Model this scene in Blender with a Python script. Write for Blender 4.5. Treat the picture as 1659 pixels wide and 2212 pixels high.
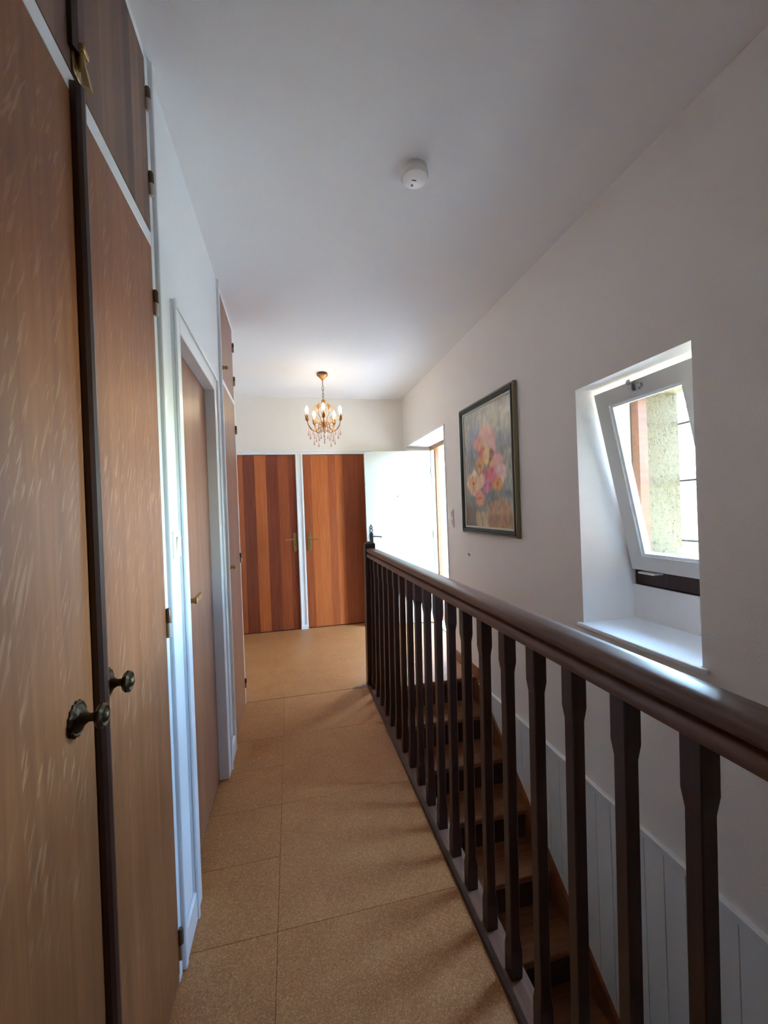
import bpy, bmesh, math, random
import numpy as np
from mathutils import Vector, Matrix

for o in list(bpy.data.objects):
    bpy.data.objects.remove(o)
S = bpy.context.scene
COL = S.collection
R = math.radians

# ------------------------------------------------------------------ camera
H_CAM = 1.3465
F_PX, YAW, PITCH, ROLL = 892.36, R(12.77), R(-0.18), R(-2.163)
def camera_axes(yaw, pitch, roll):
    f = Vector((math.sin(yaw), math.cos(yaw), 0)); r = Vector((math.cos(yaw), -math.sin(yaw), 0)); u = Vector((0, 0, 1))
    f2 = f * math.cos(pitch) + u * math.sin(pitch); u2 = u * math.cos(pitch) - f * math.sin(pitch)
    r3 = r * math.cos(roll) + u2 * math.sin(roll); u3 = u2 * math.cos(roll) - r * math.sin(roll)
    return r3, u3, f2
cam_data = bpy.data.cameras.new('camera')
cam = bpy.data.objects.new('camera', cam_data); COL.objects.link(cam)
r_, u_, f_ = camera_axes(YAW, PITCH, ROLL)
cam.matrix_world = Matrix(((r_.x, u_.x, -f_.x, 0), (r_.y, u_.y, -f_.y, 0), (r_.z, u_.z, -f_.z, H_CAM), (0, 0, 0, 1)))
cam_data.sensor_fit = 'HORIZONTAL'; cam_data.sensor_width = 36; cam_data.lens = 36 * F_PX / 1659
cam_data.clip_start = 0.02
S.camera = cam

# ------------------------------------------------------------------ sky, sun, exposure
W = bpy.data.worlds.new('sky'); S.world = W; W.use_nodes = True
wn = W.node_tree.nodes; wl = W.node_tree.links
bg = wn['Background']
sky = wn.new('ShaderNodeTexSky'); sky.sky_type = 'NISHITA'; sky.sun_disc = False
sky.sun_elevation = R(52); sky.sun_rotation = R(8); sky.air_density = 1.0; sky.dust_density = 0.8; sky.ozone_density = 1.0
wb = wn.new('ShaderNodeMix'); wb.data_type = 'RGBA'; wb.blend_type = 'MULTIPLY'; wb.inputs[0].default_value = 1.0
wb.inputs[7].default_value = (0.94, 1.03, 1.01, 1)   # camera white balance of the daylight
wl.new(sky.outputs[0], wb.inputs[6]); wl.new(wb.outputs[2], bg.inputs[0]); bg.inputs[1].default_value = 3.6
sun_d = bpy.data.lights.new('sun', 'SUN'); sun_d.energy = 22.0; sun_d.angle = R(0.6); sun_d.color = (0.93, 1.03, 1.03)
sun = bpy.data.objects.new('sun', sun_d); COL.objects.link(sun)
sun.rotation_euler = Vector((-0.10, -0.60, -0.80)).to_track_quat('-Z', 'Y').to_euler()
sun.location = (4, 12, 12)

def portal(name, loc, sx, sy, rot):
    d = bpy.data.lights.new(name, 'AREA'); d.shape = 'RECTANGLE'; d.size = sx; d.size_y = sy
    o = bpy.data.objects.new(name, d); COL.objects.link(o); o.location = loc; o.rotation_euler = rot
    d.cycles.is_portal = True
    return o
portal('entrance_sky_portal', (2.03, 4.25, 1.05), 2.1, 0.92, (0, R(90), 0))
portal('window_sky_portal', (2.03, 1.48, 1.45), 0.95, 0.6, (0, R(90), 0))

S.view_settings.view_transform = 'Standard'; S.view_settings.look = 'None'
S.view_settings.gamma = 1.0; S.view_settings.use_curve_mapping = False
S.view_settings.exposure = 2.8
S.cycles.max_bounces = 16; S.cycles.diffuse_bounces = 10; S.cycles.glossy_bounces = 5
S.cycles.transparent_max_bounces = 12; S.cycles.transmission_bounces = 8
S.cycles.caustics_reflective = False; S.cycles.caustics_refractive = False

# ------------------------------------------------------------------ materials
def srgb(r, g, b):
    def c(v):
        v /= 255.0
        return v / 12.92 if v <= 0.04045 else ((v + 0.055) / 1.055) ** 2.4
    return (c(r), c(g), c(b), 1.0)
def base(name, rough=0.5, metal=0.0, col=None, spec=None, coat=0.0):
    m = bpy.data.materials.new(name); m.use_nodes = True
    nt = m.node_tree; b = nt.nodes['Principled BSDF']
    b.inputs['Roughness'].default_value = rough; b.inputs['Metallic'].default_value = metal
    if col is not None: b.inputs['Base Color'].default_value = col
    if spec is not None: b.inputs['Specular IOR Level'].default_value = spec
    if coat: b.inputs['Coat Weight'].default_value = coat; b.inputs['Coat Roughness'].default_value = 0.15
    m.diffuse_color = col or (0.5, 0.5, 0.5, 1)
    return m, nt, b
def N(nt, t, **kw):
    n = nt.nodes.new(t)
    for k, v in kw.items(): setattr(n, k, v)
    return n
def coords(nt, scale=(1, 1, 1), rot=(0, 0, 0), per_object=False, kind='Object'):
    tc = N(nt, 'ShaderNodeTexCoord'); mp = N(nt, 'ShaderNodeMapping')
    mp.inputs['Scale'].default_value = scale; mp.inputs['Rotation'].default_value = rot
    nt.links.new(tc.outputs[kind], mp.inputs[0])
    if per_object:
        oi = N(nt, 'ShaderNodeObjectInfo'); mul = N(nt, 'ShaderNodeMath', operation='MULTIPLY'); mul.inputs[1].default_value = 37.0
        nt.links.new(oi.outputs['Random'], mul.inputs[0])
        cx = N(nt, 'ShaderNodeCombineXYZ')
        for i in range(3): nt.links.new(mul.outputs[0], cx.inputs[i])
        nt.links.new(cx.outputs[0], mp.inputs['Location'])
    return mp.outputs[0]
def noise(nt, vec, scale, detail=4, rough=0.6, dist=0.0):
    n = N(nt, 'ShaderNodeTexNoise'); n.inputs['Scale'].default_value = scale; n.inputs['Detail'].default_value = detail
    n.inputs['Roughness'].default_value = rough; n.inputs['Distortion'].default_value = dist
    nt.links.new(vec, n.inputs['Vector']); return n.outputs['Fac']
def ramp(nt, fac, stops):
    r = N(nt, 'ShaderNodeValToRGB'); e = r.color_ramp.elements
    while len(e) < len(stops): e.new(0.5)
    for i, (p, c) in enumerate(stops): e[i].position = p; e[i].color = c
    nt.links.new(fac, r.inputs[0]); return r.outputs[0]
def mix(nt, a, b, fac, mode='MIX'):
    m = N(nt, 'ShaderNodeMix', data_type='RGBA', blend_type=mode)
    def put(s, v):
        if isinstance(v, (tuple, list, float, int)): s.default_value = v
        else: nt.links.new(v, s)
    put(m.inputs[0], fac); put(m.inputs[6], a); put(m.inputs[7], b); return m.outputs[2]
def bump(nt, b, h, strength=0.2, dist=0.002):
    n = N(nt, 'ShaderNodeBump'); n.inputs['Strength'].default_value = strength; n.inputs['Distance'].default_value = dist
    nt.links.new(h, n.inputs['Height']); nt.links.new(n.outputs[0], b.inputs['Normal'])

def plaster(name, col, grain=150, strength=0.55, rough=0.75):
    m, nt, b = base(name, rough, col=col, spec=0.3)
    v = coords(nt); big = noise(nt, v, 1.3, 3)
    c2 = tuple(x * 0.94 for x in col[:3]) + (1,)
    nt.links.new(mix(nt, col, c2, big), b.inputs['Base Color'])
    bump(nt, b, noise(nt, v, grain, 2, 0.5), strength, 0.0018)
    return m
def paint(name, col, rough=0.3):
    m, nt, b = base(name, rough, col=col)
    v = coords(nt); bump(nt, b, noise(nt, v, 25, 2), 0.02, 0.0004)
    return m
def wood(name, dark, mid, light, along='Z', freq=42, rough=0.42, vary=0.22, fleck=0.0, coat=0.0, stretch=0.045):
    m, nt, b = base(name, rough, col=mid, coat=coat)
    sc = {'X': (stretch, 1, 1), 'Y': (1, stretch, 1), 'Z': (1, 1, stretch)}[along]
    v = coords(nt, sc, per_object=True)
    g = noise(nt, v, freq, 6, 0.62, 0.4)
    c = ramp(nt, g, [(0.28, dark), (0.5, mid), (0.72, light)])
    wide = noise(nt, v, freq * 0.22, 2, 0.5)
    c = mix(nt, c, mix(nt, dark, light, wide), 0.35)
    if fleck:
        vr = N(nt, 'ShaderNodeMapping'); vr.inputs['Scale'].default_value = (1, 1, 0.13)
        nt.links.new(coords(nt, (1, 1, 1), (R(22), 0, 0), per_object=True), vr.inputs[0])
        f = noise(nt, vr.outputs[0], 125, 2, 0.4, 0.35)
        fm = ramp(nt, f, [(0.58, (0, 0, 0, 1)), (0.66, (1, 1, 1, 1))])
        patch = ramp(nt, noise(nt, coords(nt, (1, 1, 0.5)), 5, 2), [(0.42, (0, 0, 0, 1)), (0.62, (1, 1, 1, 1))])
        fm2 = mix(nt, (0, 0, 0, 1), fm, patch)
        sm = N(nt, 'ShaderNodeMath', operation='MULTIPLY'); sm.inputs[1].default_value = fleck
        nt.links.new(fm2, sm.inputs[0])
        c = mix(nt, c, tuple(0.5 * x * 1.5 + 0.5 * y for x, y in zip(light[:3], srgb(205, 176, 152)[:3])) + (1,), sm.outputs[0])
    oi = N(nt, 'ShaderNodeObjectInfo'); mr = N(nt, 'ShaderNodeMapRange')
    mr.inputs[3].default_value = 1 - vary; mr.inputs[4].default_value = 1 + vary
    nt.links.new(oi.outputs['Random'], mr.inputs[0])
    vm = N(nt, 'ShaderNodeVectorMath', operation='SCALE'); nt.links.new(c, vm.inputs[0]); nt.links.new(mr.outputs[0], vm.inputs['Scale'])
    nt.links.new(vm.outputs[0], b.inputs['Base Color'])
    bump(nt, b, g, 0.12, 0.0008)
    return m

M = {}
M['wall'] = plaster('wall_plaster', srgb(238, 233, 229))
M['wall_smooth'] = plaster('wall_paint_smooth', srgb(240, 243, 246), 200, 0.15, 0.55)
M['back_wall'] = plaster('back_wall_plaster', srgb(238, 235, 229), 220, 0.2)
M['ceiling'] = plaster('ceiling_plaster', srgb(240, 240, 241), 180, 0.2)
M['white'] = paint('white_gloss_paint', srgb(232, 236, 240), 0.3)
M['door_white'] = paint('white_door_paint', srgb(196, 202, 201), 0.4)
M['sash'] = paint('sash_grey_white_paint', srgb(214, 211, 206), 0.4)
M['plastic'] = base('white_plastic', 0.3, col=srgb(236, 234, 230))[0]
M['teak'] = wood('reddish_door_veneer', srgb(118, 58, 34), srgb(148, 78, 44), srgb(176, 100, 56), 'Z', 70, 0.4, 0.24)
M['teak_left'] = wood('brown_door_veneer', srgb(112, 68, 46), srgb(142, 92, 66), srgb(168, 112, 82), 'Z', 60, 0.36, 0.08, 0.25)
M['oak'] = wood('quarter_sawn_oak', srgb(104, 58, 28), srgb(132, 78, 40), srgb(156, 98, 56), 'Z', 46, 0.46, 0.07, 0.42)
M['oak_up'] = wood('upper_door_veneer', srgb(86, 58, 44), srgb(108, 78, 62), srgb(128, 94, 74), 'Z', 50, 0.5, 0.26)
M['stair'] = wood('dark_stained_rail_wood', srgb(38, 19, 14), srgb(54, 29, 22), srgb(74, 42, 31), 'Z', 60, 0.4, 0.06)
M['rail'] = wood('dark_stained_handrail_wood', srgb(72, 44, 34), srgb(98, 63, 50), srgb(120, 80, 63), 'Y', 60, 0.38, 0.0)
M['rail_board'] = wood('base_board_wood', srgb(96, 66, 52), srgb(124, 90, 74), srgb(146, 110, 92), 'Y', 50, 0.25, 0.0)  # lightened to carry the light reflected off the glossy board
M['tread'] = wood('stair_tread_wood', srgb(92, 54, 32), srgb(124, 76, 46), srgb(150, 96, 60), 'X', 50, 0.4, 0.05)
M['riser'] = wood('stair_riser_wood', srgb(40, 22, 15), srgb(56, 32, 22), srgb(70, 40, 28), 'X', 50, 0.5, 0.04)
M['skirt'] = wood('brown_skirting_wood', srgb(98, 52, 28), srgb(130, 74, 42), srgb(152, 92, 56), 'Y', 50, 0.4, 0.04)
M['frame_wood'] = wood('brown_window_wood', srgb(98, 58, 34), srgb(150, 96, 56), srgb(186, 128, 78), 'Z', 50, 0.45, 0.05)
M['strip'] = wood('dark_meeting_strip_wood', srgb(30, 15, 11), srgb(46, 23, 17), srgb(62, 32, 24), 'Z', 60, 0.35, 0.04)
M['brass'] = base('aged_brass', 0.34, 0.8, srgb(176, 146, 96))[0]
M['bronze'] = base('dark_bronze', 0.42, 0.85, srgb(74, 60, 44))[0]
M['hinge'] = base('brown_hinge_metal', 0.35, 0.4, srgb(98, 78, 64))[0]
M['hinge_light'] = base('pale_lower_hinge', 0.3, 0.1, srgb(186, 178, 170))[0]  # paler tone for the lower half of the hinge barrel
M['steel'] = base('brushed_steel', 0.3, 0.9, srgb(176, 178, 178))[0]
M['gold'] = base('antique_gold_metal', 0.38, 0.75, srgb(186, 134, 78))[0]
M['chain'] = base('dark_chain_metal', 0.4, 0.8, srgb(104, 84, 76))[0]
M['iron'] = base('black_iron', 0.5, 0.5, srgb(38, 34, 34))[0]
M['dark_gap'] = base('shadow_gap_dark', 0.9, col=srgb(30, 22, 18))[0]
m, nt, b = base('pink_glass', 0.12, col=srgb(244, 196, 192)); b.inputs['Transmission Weight'].default_value = 0.12; M['pink'] = m
m, nt, b = base('lit_bulb', 0.3, col=(1, 1, 1, 1)); b.inputs['Emission Color'].default_value = (1.0, 0.82, 0.56, 1); b.inputs['Emission Strength'].default_value = 10.0; M['bulb'] = m
M['candle'] = base('candle_sleeve_cream', 0.5, col=srgb(230, 216, 190))[0]

def glass_mat():
    m = bpy.data.materials.new('clear_glass'); m.use_nodes = True; nt = m.node_tree; nt.nodes.clear()
    o = N(nt, 'ShaderNodeOutputMaterial'); mx = N(nt, 'ShaderNodeMixShader'); t = N(nt, 'ShaderNodeBsdfTransparent')
    g = N(nt, 'ShaderNodeBsdfGlossy'); g.inputs['Roughness'].default_value = 0.02
    fr = N(nt, 'ShaderNodeLayerWeight'); fr.inputs[0].default_value = 0.12
    t.inputs[0].default_value = (0.94, 0.97, 0.97, 1)
    nt.links.new(fr.outputs[1], mx.inputs[0]); nt.links.new(t.outputs[0], mx.inputs[1]); nt.links.new(g.outputs[0], mx.inputs[2])
    nt.links.new(mx.outputs[0], o.inputs[0]); return m
M['glass'] = glass_mat()

def cork_mat():
    m, nt, b = base('varnished_cork', 0.42, col=srgb(176, 122, 74), spec=0.45)
    v = coords(nt, kind='Object', per_object=True)
    vo = N(nt, 'ShaderNodeTexVoronoi'); vo.inputs['Scale'].default_value = 300; nt.links.new(v, vo.inputs['Vector'])
    sep = N(nt, 'ShaderNodeSeparateColor'); nt.links.new(vo.outputs['Color'], sep.inputs[0])
    c = ramp(nt, sep.outputs[0], [(0.0, srgb(140, 88, 50)), (0.45, srgb(170, 114, 66)), (0.8, srgb(188, 131, 80)), (1.0, srgb(212, 160, 108))])
    big = noise(nt, v, 5, 5, 0.65)
    c = mix(nt, c, ramp(nt, big, [(0.3, srgb(150, 94, 52)), (0.7, srgb(192, 136, 84))]), 0.4)
    fine = noise(nt, v, 150, 3, 0.6)
    c = mix(nt, c, srgb(116, 68, 36), ramp(nt, fine, [(0.58, (0, 0, 0, 1)), (0.75, (0.6, 0.6, 0.6, 1))]))
    nt.links.new(c, b.inputs['Base Color'])
    ro = N(nt, 'ShaderNodeMapRange'); ro.inputs[3].default_value = 0.34; ro.inputs[4].default_value = 0.56
    nt.links.new(big, ro.inputs[0]); nt.links.new(ro.outputs[0], b.inputs['Roughness'])
    bump(nt, b, fine, 0.12, 0.001)
    return m
M['cork'] = cork_mat()
def stucco_mat():
    m, nt, b = base('yellow_stucco', 0.9, col=srgb(214, 200, 158))
    v = coords(nt); f = noise(nt, v, 62, 3, 0.55, 1.0)
    c = ramp(nt, f, [(0.34, srgb(58, 50, 32)), (0.42, srgb(106, 100, 74)), (0.7, srgb(122, 116, 90))])
    nt.links.new(mix(nt, c, srgb(100, 86, 50), ramp(nt, noise(nt, v, 3, 2), [(0.3, (0, 0, 0, 1)), (0.8, (0.6, 0.6, 0.6, 1))])), b.inputs['Base Color'])
    bump(nt, b, f, 0.8, 0.004); return m
M['stucco'] = stucco_mat()
def stone_mat():
    m, nt, b = base('pale_limestone', 0.9, col=srgb(210, 206, 198))
    v = coords(nt, per_object=True); f = noise(nt, v, 14, 5, 0.65)
    c = ramp(nt, f, [(0.3, srgb(172, 168, 160)), (0.6, srgb(212, 208, 200)), (0.8, srgb(230, 227, 221))])
    nt.links.new(c, b.inputs['Base Color']); bump(nt, b, f, 0.7, 0.01); return m
M['stone'] = stone_mat()
M['mortar'] = plaster('stone_mortar', srgb(150, 142, 128), 40, 0.6, 0.95)
m, nt, b = base('painted_canvas', 0.34, col=(0.4, 0.4, 0.4, 1))
vc = N(nt, 'ShaderNodeVertexColor'); vc.layer_name = 'paint'
nt.links.new(vc.outputs[0], b.inputs['Base Color']); bump(nt, b, noise(nt, coords(nt), 45, 4, 0.6, 1.5), 0.15, 0.002); M['canvas'] = m
M['frame_dark'] = base('dark_teal_frame_paint', 0.38, col=srgb(52, 66, 68))[0]
M['frame_gold'] = base('tarnished_gilt_frame', 0.42, 0.25, srgb(140, 128, 98))[0]
M['frame_slip'] = base('cream_frame_slip', 0.5, col=srgb(206, 200, 184))[0]

# ------------------------------------------------------------------ mesh helpers
def box(bm, x0, x1, y0, y1, z0, z1, bev=0.0, seg=1):
    vs = [bm.verts.new(p) for p in ((x0, y0, z0), (x1, y0, z0), (x1, y1, z0), (x0, y1, z0), (x0, y0, z1), (x1, y0, z1), (x1, y1, z1), (x0, y1, z1))]
    fs = [bm.faces.new([vs[i] for i in q]) for q in ((0, 3, 2, 1), (4, 5, 6, 7), (0, 1, 5, 4), (1, 2, 6, 5), (2, 3, 7, 6), (3, 0, 4, 7))]
    if bev:
        es = {e for f in fs for e in f.edges}
        bmesh.ops.bevel(bm, geom=list(es), offset=bev, segments=seg, affect='EDGES', profile=0.5)
def hexa(bm, pts):
    vs = [bm.verts.new(p) for p in pts]
    for q in ((0, 3, 2, 1), (4, 5, 6, 7), (0, 1, 5, 4), (1, 2, 6, 5), (2, 3, 7, 6), (3, 0, 4, 7)): bm.faces.new([vs[i] for i in q])
def prism_z(bm, poly, z0, z1):
    a = [bm.verts.new((x, y, z0)) for x, y in poly]; c = [bm.verts.new((x, y, z1)) for x, y in poly]; n = len(poly)
    bm.faces.new(a[::-1]); bm.faces.new(c)
    for i in range(n): bm.faces.new((a[i], a[(i + 1) % n], c[(i + 1) % n], c[i]))
def extrude_profile_y(bm, prof, y0, y1):
    a = [bm.verts.new((x, y0, z)) for x, z in prof]; c = [bm.verts.new((x, y1, z)) for x, z in prof]; n = len(prof)
    bm.faces.new(a); bm.faces.new(c[::-1])
    for i in range(n): bm.faces.new((a[i], c[i], c[(i + 1) % n], a[(i + 1) % n]))
def extrude_profile_x(bm, prof, x0, x1):
    a = [bm.verts.new((x0, y, z)) for y, z in prof]; c = [bm.verts.new((x1, y, z)) for y, z in prof]; n = len(prof)
    bm.faces.new(a[::-1]); bm.faces.new(c)
    for i in range(n): bm.faces.new((a[i], a[(i + 1) % n], c[(i + 1) % n], c[i]))
def axes_for(axis):
    a = Vector(axis).normalized(); t = Vector((0, 0, 1)) if abs(a.z) < 0.9 else Vector((1, 0, 0))
    u = a.cross(t).normalized(); v = a.cross(u).normalized(); return a, u, v
def lathe(bm, prof, origin=(0, 0, 0), axis=(0, 0, 1), seg=16, wobble=None):
    """prof: list of (radius, distance along axis)"""
    a, u, v = axes_for(axis); o = Vector(origin); rings = []
    for r, h in prof:
        if r < 1e-6: rings.append([bm.verts.new(o + a * h)]); continue
        ring = []
        for i in range(seg):
            t = 2 * math.pi * i / seg; k = r * (1 + (wobble(t, h) if wobble else 0))
            ring.append(bm.verts.new(o + a * h + u * (k * math.cos(t)) + v * (k * math.sin(t))))
        rings.append(ring)
    for A, B in zip(rings, rings[1:]):
        if len(A) == 1 and len(B) == 1: continue
        for i in range(seg):
            j = (i + 1) % seg
            if len(A) == 1: bm.faces.new((A[0], B[i], B[j]))
            elif len(B) == 1: bm.faces.new((A[i], B[0], A[j]))
            else: bm.faces.new((A[i], B[i], B[j], A[j]))
    if len(rings[0]) > 1: bm.faces.new(rings[0])
    if len(rings[-1]) > 1: bm.faces.new(rings[-1][::-1])
def tube(bm, pts, rad, seg=8, close=False, flat=1.0):
    pts = [Vector(p) for p in pts]; n = len(pts); rings = []
    rads = rad if isinstance(rad, (list, tuple)) else [rad] * n
    prev = None
    for i, p in enumerate(pts):
        if close: d = pts[(i + 1) % n] - pts[i - 1]
        else: d = pts[min(i + 1, n - 1)] - pts[max(i - 1, 0)]
        d.normalize()
        if prev is None:
            t = Vector((0, 0, 1)) if abs(d.z) < 0.9 else Vector((1, 0, 0)); u = d.cross(t).normalized()
        else:
            u = prev - d * prev.dot(d)
            u = u.normalized() if u.length > 1e-6 else d.orthogonal().normalized()
        prev = u; v = d.cross(u).normalized()
        rings.append([bm.verts.new(p + u * (rads[i] * math.cos(2 * math.pi * k / seg)) + v * (rads[i] * flat * math.sin(2 * math.pi * k / seg))) for k in range(seg)])
    pairs = list(zip(rings, rings[1:])) + ([(rings[-1], rings[0])] if close else [])
    for A, B in pairs:
        for k in range(seg): bm.faces.new((A[k], A[(k + 1) % seg], B[(k + 1) % seg], B[k]))
    if not close: bm.faces.new(rings[0][::-1]); bm.faces.new(rings[-1])
def smooth_path(ctrl, n=6):
    P = [Vector(c) for c in ctrl]; P = [P[0] * 2 - P[1]] + P + [P[-1] * 2 - P[-2]]; out = []
    for i in range(1, len(P) - 2):
        for k in range(n):
            t = k / n; a, b, c, d = P[i - 1], P[i], P[i + 1], P[i + 2]
            out.append(0.5 * ((2 * b) + (c - a) * t + (2 * a - 5 * b + 4 * c - d) * t * t + (3 * b - a - 3 * c + d) * t ** 3))
    out.append(P[-2]); return out
def mesh_of(name, bm, mats):
    me = bpy.data.meshes.new(name)
    bmesh.ops.recalc_face_normals(bm, faces=bm.faces[:])
    bm.to_mesh(me); bm.free()
    for m in (mats if isinstance(mats, (list, tuple)) else [mats]): me.materials.append(M[m] if isinstance(m, str) else m)
    return me
def origin_of(o):
    v = Vector((0, 0, 0))
    while o is not None: v += o.location; o = o.parent
    return v
def obj(name, bm, mats, parent=None, smooth=False, centre=True):
    """bm is in world coordinates; the object gets an origin at the middle of its base"""
    xs = [v.co.copy() for v in bm.verts]
    lo = Vector([min(p[i] for p in xs) for i in range(3)]); hi = Vector([max(p[i] for p in xs) for i in range(3)])
    org = Vector(((lo.x + hi.x) / 2, (lo.y + hi.y) / 2, lo.z)) if centre else Vector((0, 0, 0))
    for v in bm.verts: v.co -= org
    me = mesh_of(name, bm, mats)
    if smooth:
        for p in me.polygons: p.use_smooth = True
        try: me.set_sharp_from_angle(angle=R(38))
        except Exception: pass
    o = bpy.data.objects.new(name, me); COL.objects.link(o)
    if parent is not None: o.parent = parent; o.location = org - origin_of(parent)
    else: o.location = org
    return o
def B(): return bmesh.new()
def one_box(name, dims, mat, parent=None, bev=0.0, seg=1):
    bm = B(); box(bm, *dims, bev=bev, seg=seg); return obj(name, bm, mat, parent)
def copy_part(src, parent, world_org):
    c = src.copy(); COL.objects.link(c); c.parent = parent
    c.location = Vector(world_org) - origin_of(parent); return c
def tag(o, label, cat=None, group=None, kind=None):
    o['label'] = label
    if cat: o['category'] = cat
    if group: o['group'] = group
    if kind: o['kind'] = kind
    return o
def empty(name, loc):
    o = bpy.data.objects.new(name, None); COL.objects.link(o); o.location = loc; o.empty_display_size = 0.1; return o
rnd = random.Random(7)

# ------------------------------------------------------------------ main dimensions
XL, XR, YB, ZC = -0.365, 1.396, 4.927, 2.706
YN = -1.6            # end wall behind the camera
X_IN = 1.71          # outer face of the plaster layer of the thick right wall
X_OUT = 2.01

# ------------------------------------------------------------------ structure: floor with cork tiles
bm = B(); box(bm, -0.75, 0.545, YN, 3.15, -0.26, -0.004)
floor = obj('floor', bm, 'dark_gap'); tag(floor, 'orange brown cork tile floor of the upstairs corridor and landing', 'floor', kind='structure')
bm = B(); box(bm, -0.85, X_IN, 3.15, 5.1, -0.26, -0.004); box(bm, 0.545, XR + 0.02, 3.075, 3.15, -0.26, -0.004)
obj('landing_slab', bm, 'dark_gap', floor)
G = 0.0006
def tiles(xa, xb, ys, G=G):
    for y0, y1 in zip(ys, ys[1:]):
        bm = B(); box(bm, xa + G, xb - G, y0 + G, y1 - G, -0.004, 0.0, 0.0004); obj('cork_tile', bm, 'cork', floor)
tiles(XL + 0.001 - 0.055, -0.09, [-1.6] + [1.385 + 0.302 * k for k in range(-9, 6)] + [3.13])
tiles(-0.09, 0.53, [-1.6] + [1.385 + 0.604 * k for k in range(-4, 3)] + [3.13])
ly = [3.165, 3.77, 4.375, 4.935]
for xa, xb in ((-0.79, -0.2), (-0.2, 0.4), (0.4, 1.0), (1.0, 1.60)): tiles(xa, xb, ly, 0.0002)
tiles(0.60, 1.39, [3.08, 3.165])
one_box('joint_strip', (XL, 0.49, 3.132, 3.163, -0.004, 0.0015), 'cork', floor, 0.0008)
one_box('metal_threshold_bar', (0.42, 0.53, 3.128, 3.150, -0.003, 0.004), 'steel', floor, 0.0015)

# ceiling
cl = one_box('ceiling', (-0.95, X_OUT, YN - 0.2, 5.3, ZC, ZC + 0.14), 'ceiling'); tag(cl, 'plain white painted plaster ceiling over corridor and landing', 'ceiling', kind='structure')

# right wall (thick, with window niche and splayed entrance opening)
WY0, WY1, WZ0, WZ1 = 1.175, 1.78, 0.757, 1.905
EY0, EY1, EZ = 3.56, 4.82, 2.107          # opening at the room face
FY0, FY1, FZ = 3.80, 4.70, 2.085          # opening at the frame
bm = B()
box(bm, XR, X_IN, YN - 0.2, WY0, -2.8, ZC)
box(bm, XR, X_IN, WY0, WY1, -2.8, WZ0 - 0.022)
box(bm, XR, X_IN, WY0, WY1, WZ1, ZC)
prism_z(bm, [(XR, WY1), (XR, EY0), (X_IN, FY0), (X_IN, WY1)], -2.8, ZC)
hexa(bm, [(XR, EY0, EZ), (XR, EY1, EZ), (X_IN, FY1, FZ), (X_IN, FY0, FZ), (XR, EY0, ZC), (XR, EY1, ZC), (X_IN, FY1, ZC), (X_IN, FY0, ZC)])
prism_z(bm, [(XR, EY1), (XR, 5.1), (X_IN, 5.1), (X_IN, FY1)], -2.8, ZC)
box(bm, XR, X_IN, EY0, EY1, -2.8, -0.005)
wall_right = obj('wall_right', bm, 'wall'); tag(wall_right, 'long warm white textured wall with window niche and entrance opening', 'wall', kind='structure')
one_box('niche_apron', (1.695, X_IN, WY0, WY1, WZ0 - 0.02, 0.925), 'wall', wall_right)
bm = B(); box(bm, XR - 0.006, XR + 0.012, EY0 - 0.016, EY0 + 0.004, 0.0, EZ + 0.014, 0.003); obj('lit_edge_strip', bm, 'white', wall_right)  # white strip standing in for the lit edge of the reveal
bm = B(); box(bm, XR - 0.006, XR + 0.012, EY0, EY1 + 0.012, EZ - 0.002, EZ + 0.014, 0.003); obj('lit_edge_strip', bm, 'white', wall_right)  # same bright edge strip carried along the head
# outer stucco layer
bm = B(); E0 = 1.20
box(bm, X_IN, X_OUT, YN - 0.2, E0, -2.8, 2.95); box(bm, 1.775, X_OUT, E0, 1.78, -2.8, 1.03); box(bm, 1.775, X_OUT, E0, 1.78, 1.905, 2.95)
box(bm, X_IN, X_OUT, 1.78, FY0, -2.8, 2.95); box(bm, X_IN, X_OUT, FY0, FY1, FZ + 0.02, 2.95); box(bm, X_IN, X_OUT, FY1, 5.3, -2.8, 2.95)
box(bm, X_IN, X_OUT, FY0, FY1, -2.8, -0.02)
we = obj('wall_exterior', bm, 'stucco')
one_box('doorway_lining', (1.746, X_OUT + 0.004, FY1 - 0.006, FY1 + 0.001, -0.01, FZ + 0.02), 'wall', we); tag(we, 'rough yellow stucco outer face of the thick wall', 'wall', kind='structure')
bm = B(); hexa(bm, [(1.775, E0, 1.028), (1.775, 1.78, 1.028), (X_OUT + 0.05, 1.78, 1.0), (X_OUT + 0.05, E0, 1.0), (1.775, E0, 1.072), (1.775, 1.78, 1.072), (X_OUT + 0.05, 1.78, 1.042), (X_OUT + 0.05, E0, 1.042)]); obj('outer_sill', bm, 'stone', we)
# back wall
D1 = (-0.654, 0.076); D2 = (0.16, 0.89); DT = 2.04
bm = B(); box(bm, -0.95, XR, YB + 0.05, YB + 0.25, -0.2, ZC)
box(bm, -0.95, D1[0], YB, YB + 0.05, 0, ZC); box(bm, D1[0], D2[1], YB, YB + 0.05, DT, ZC); box(bm, D1[1], D2[0], YB, YB + 0.05, 0, DT); box(bm, D2[1], XR, YB, YB + 0.05, 0, ZC)
wb = obj('wall_back', bm, 'back_wall'); tag(wb, 'cream white end wall above the two wooden doors', 'wall', kind='structure')
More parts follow.
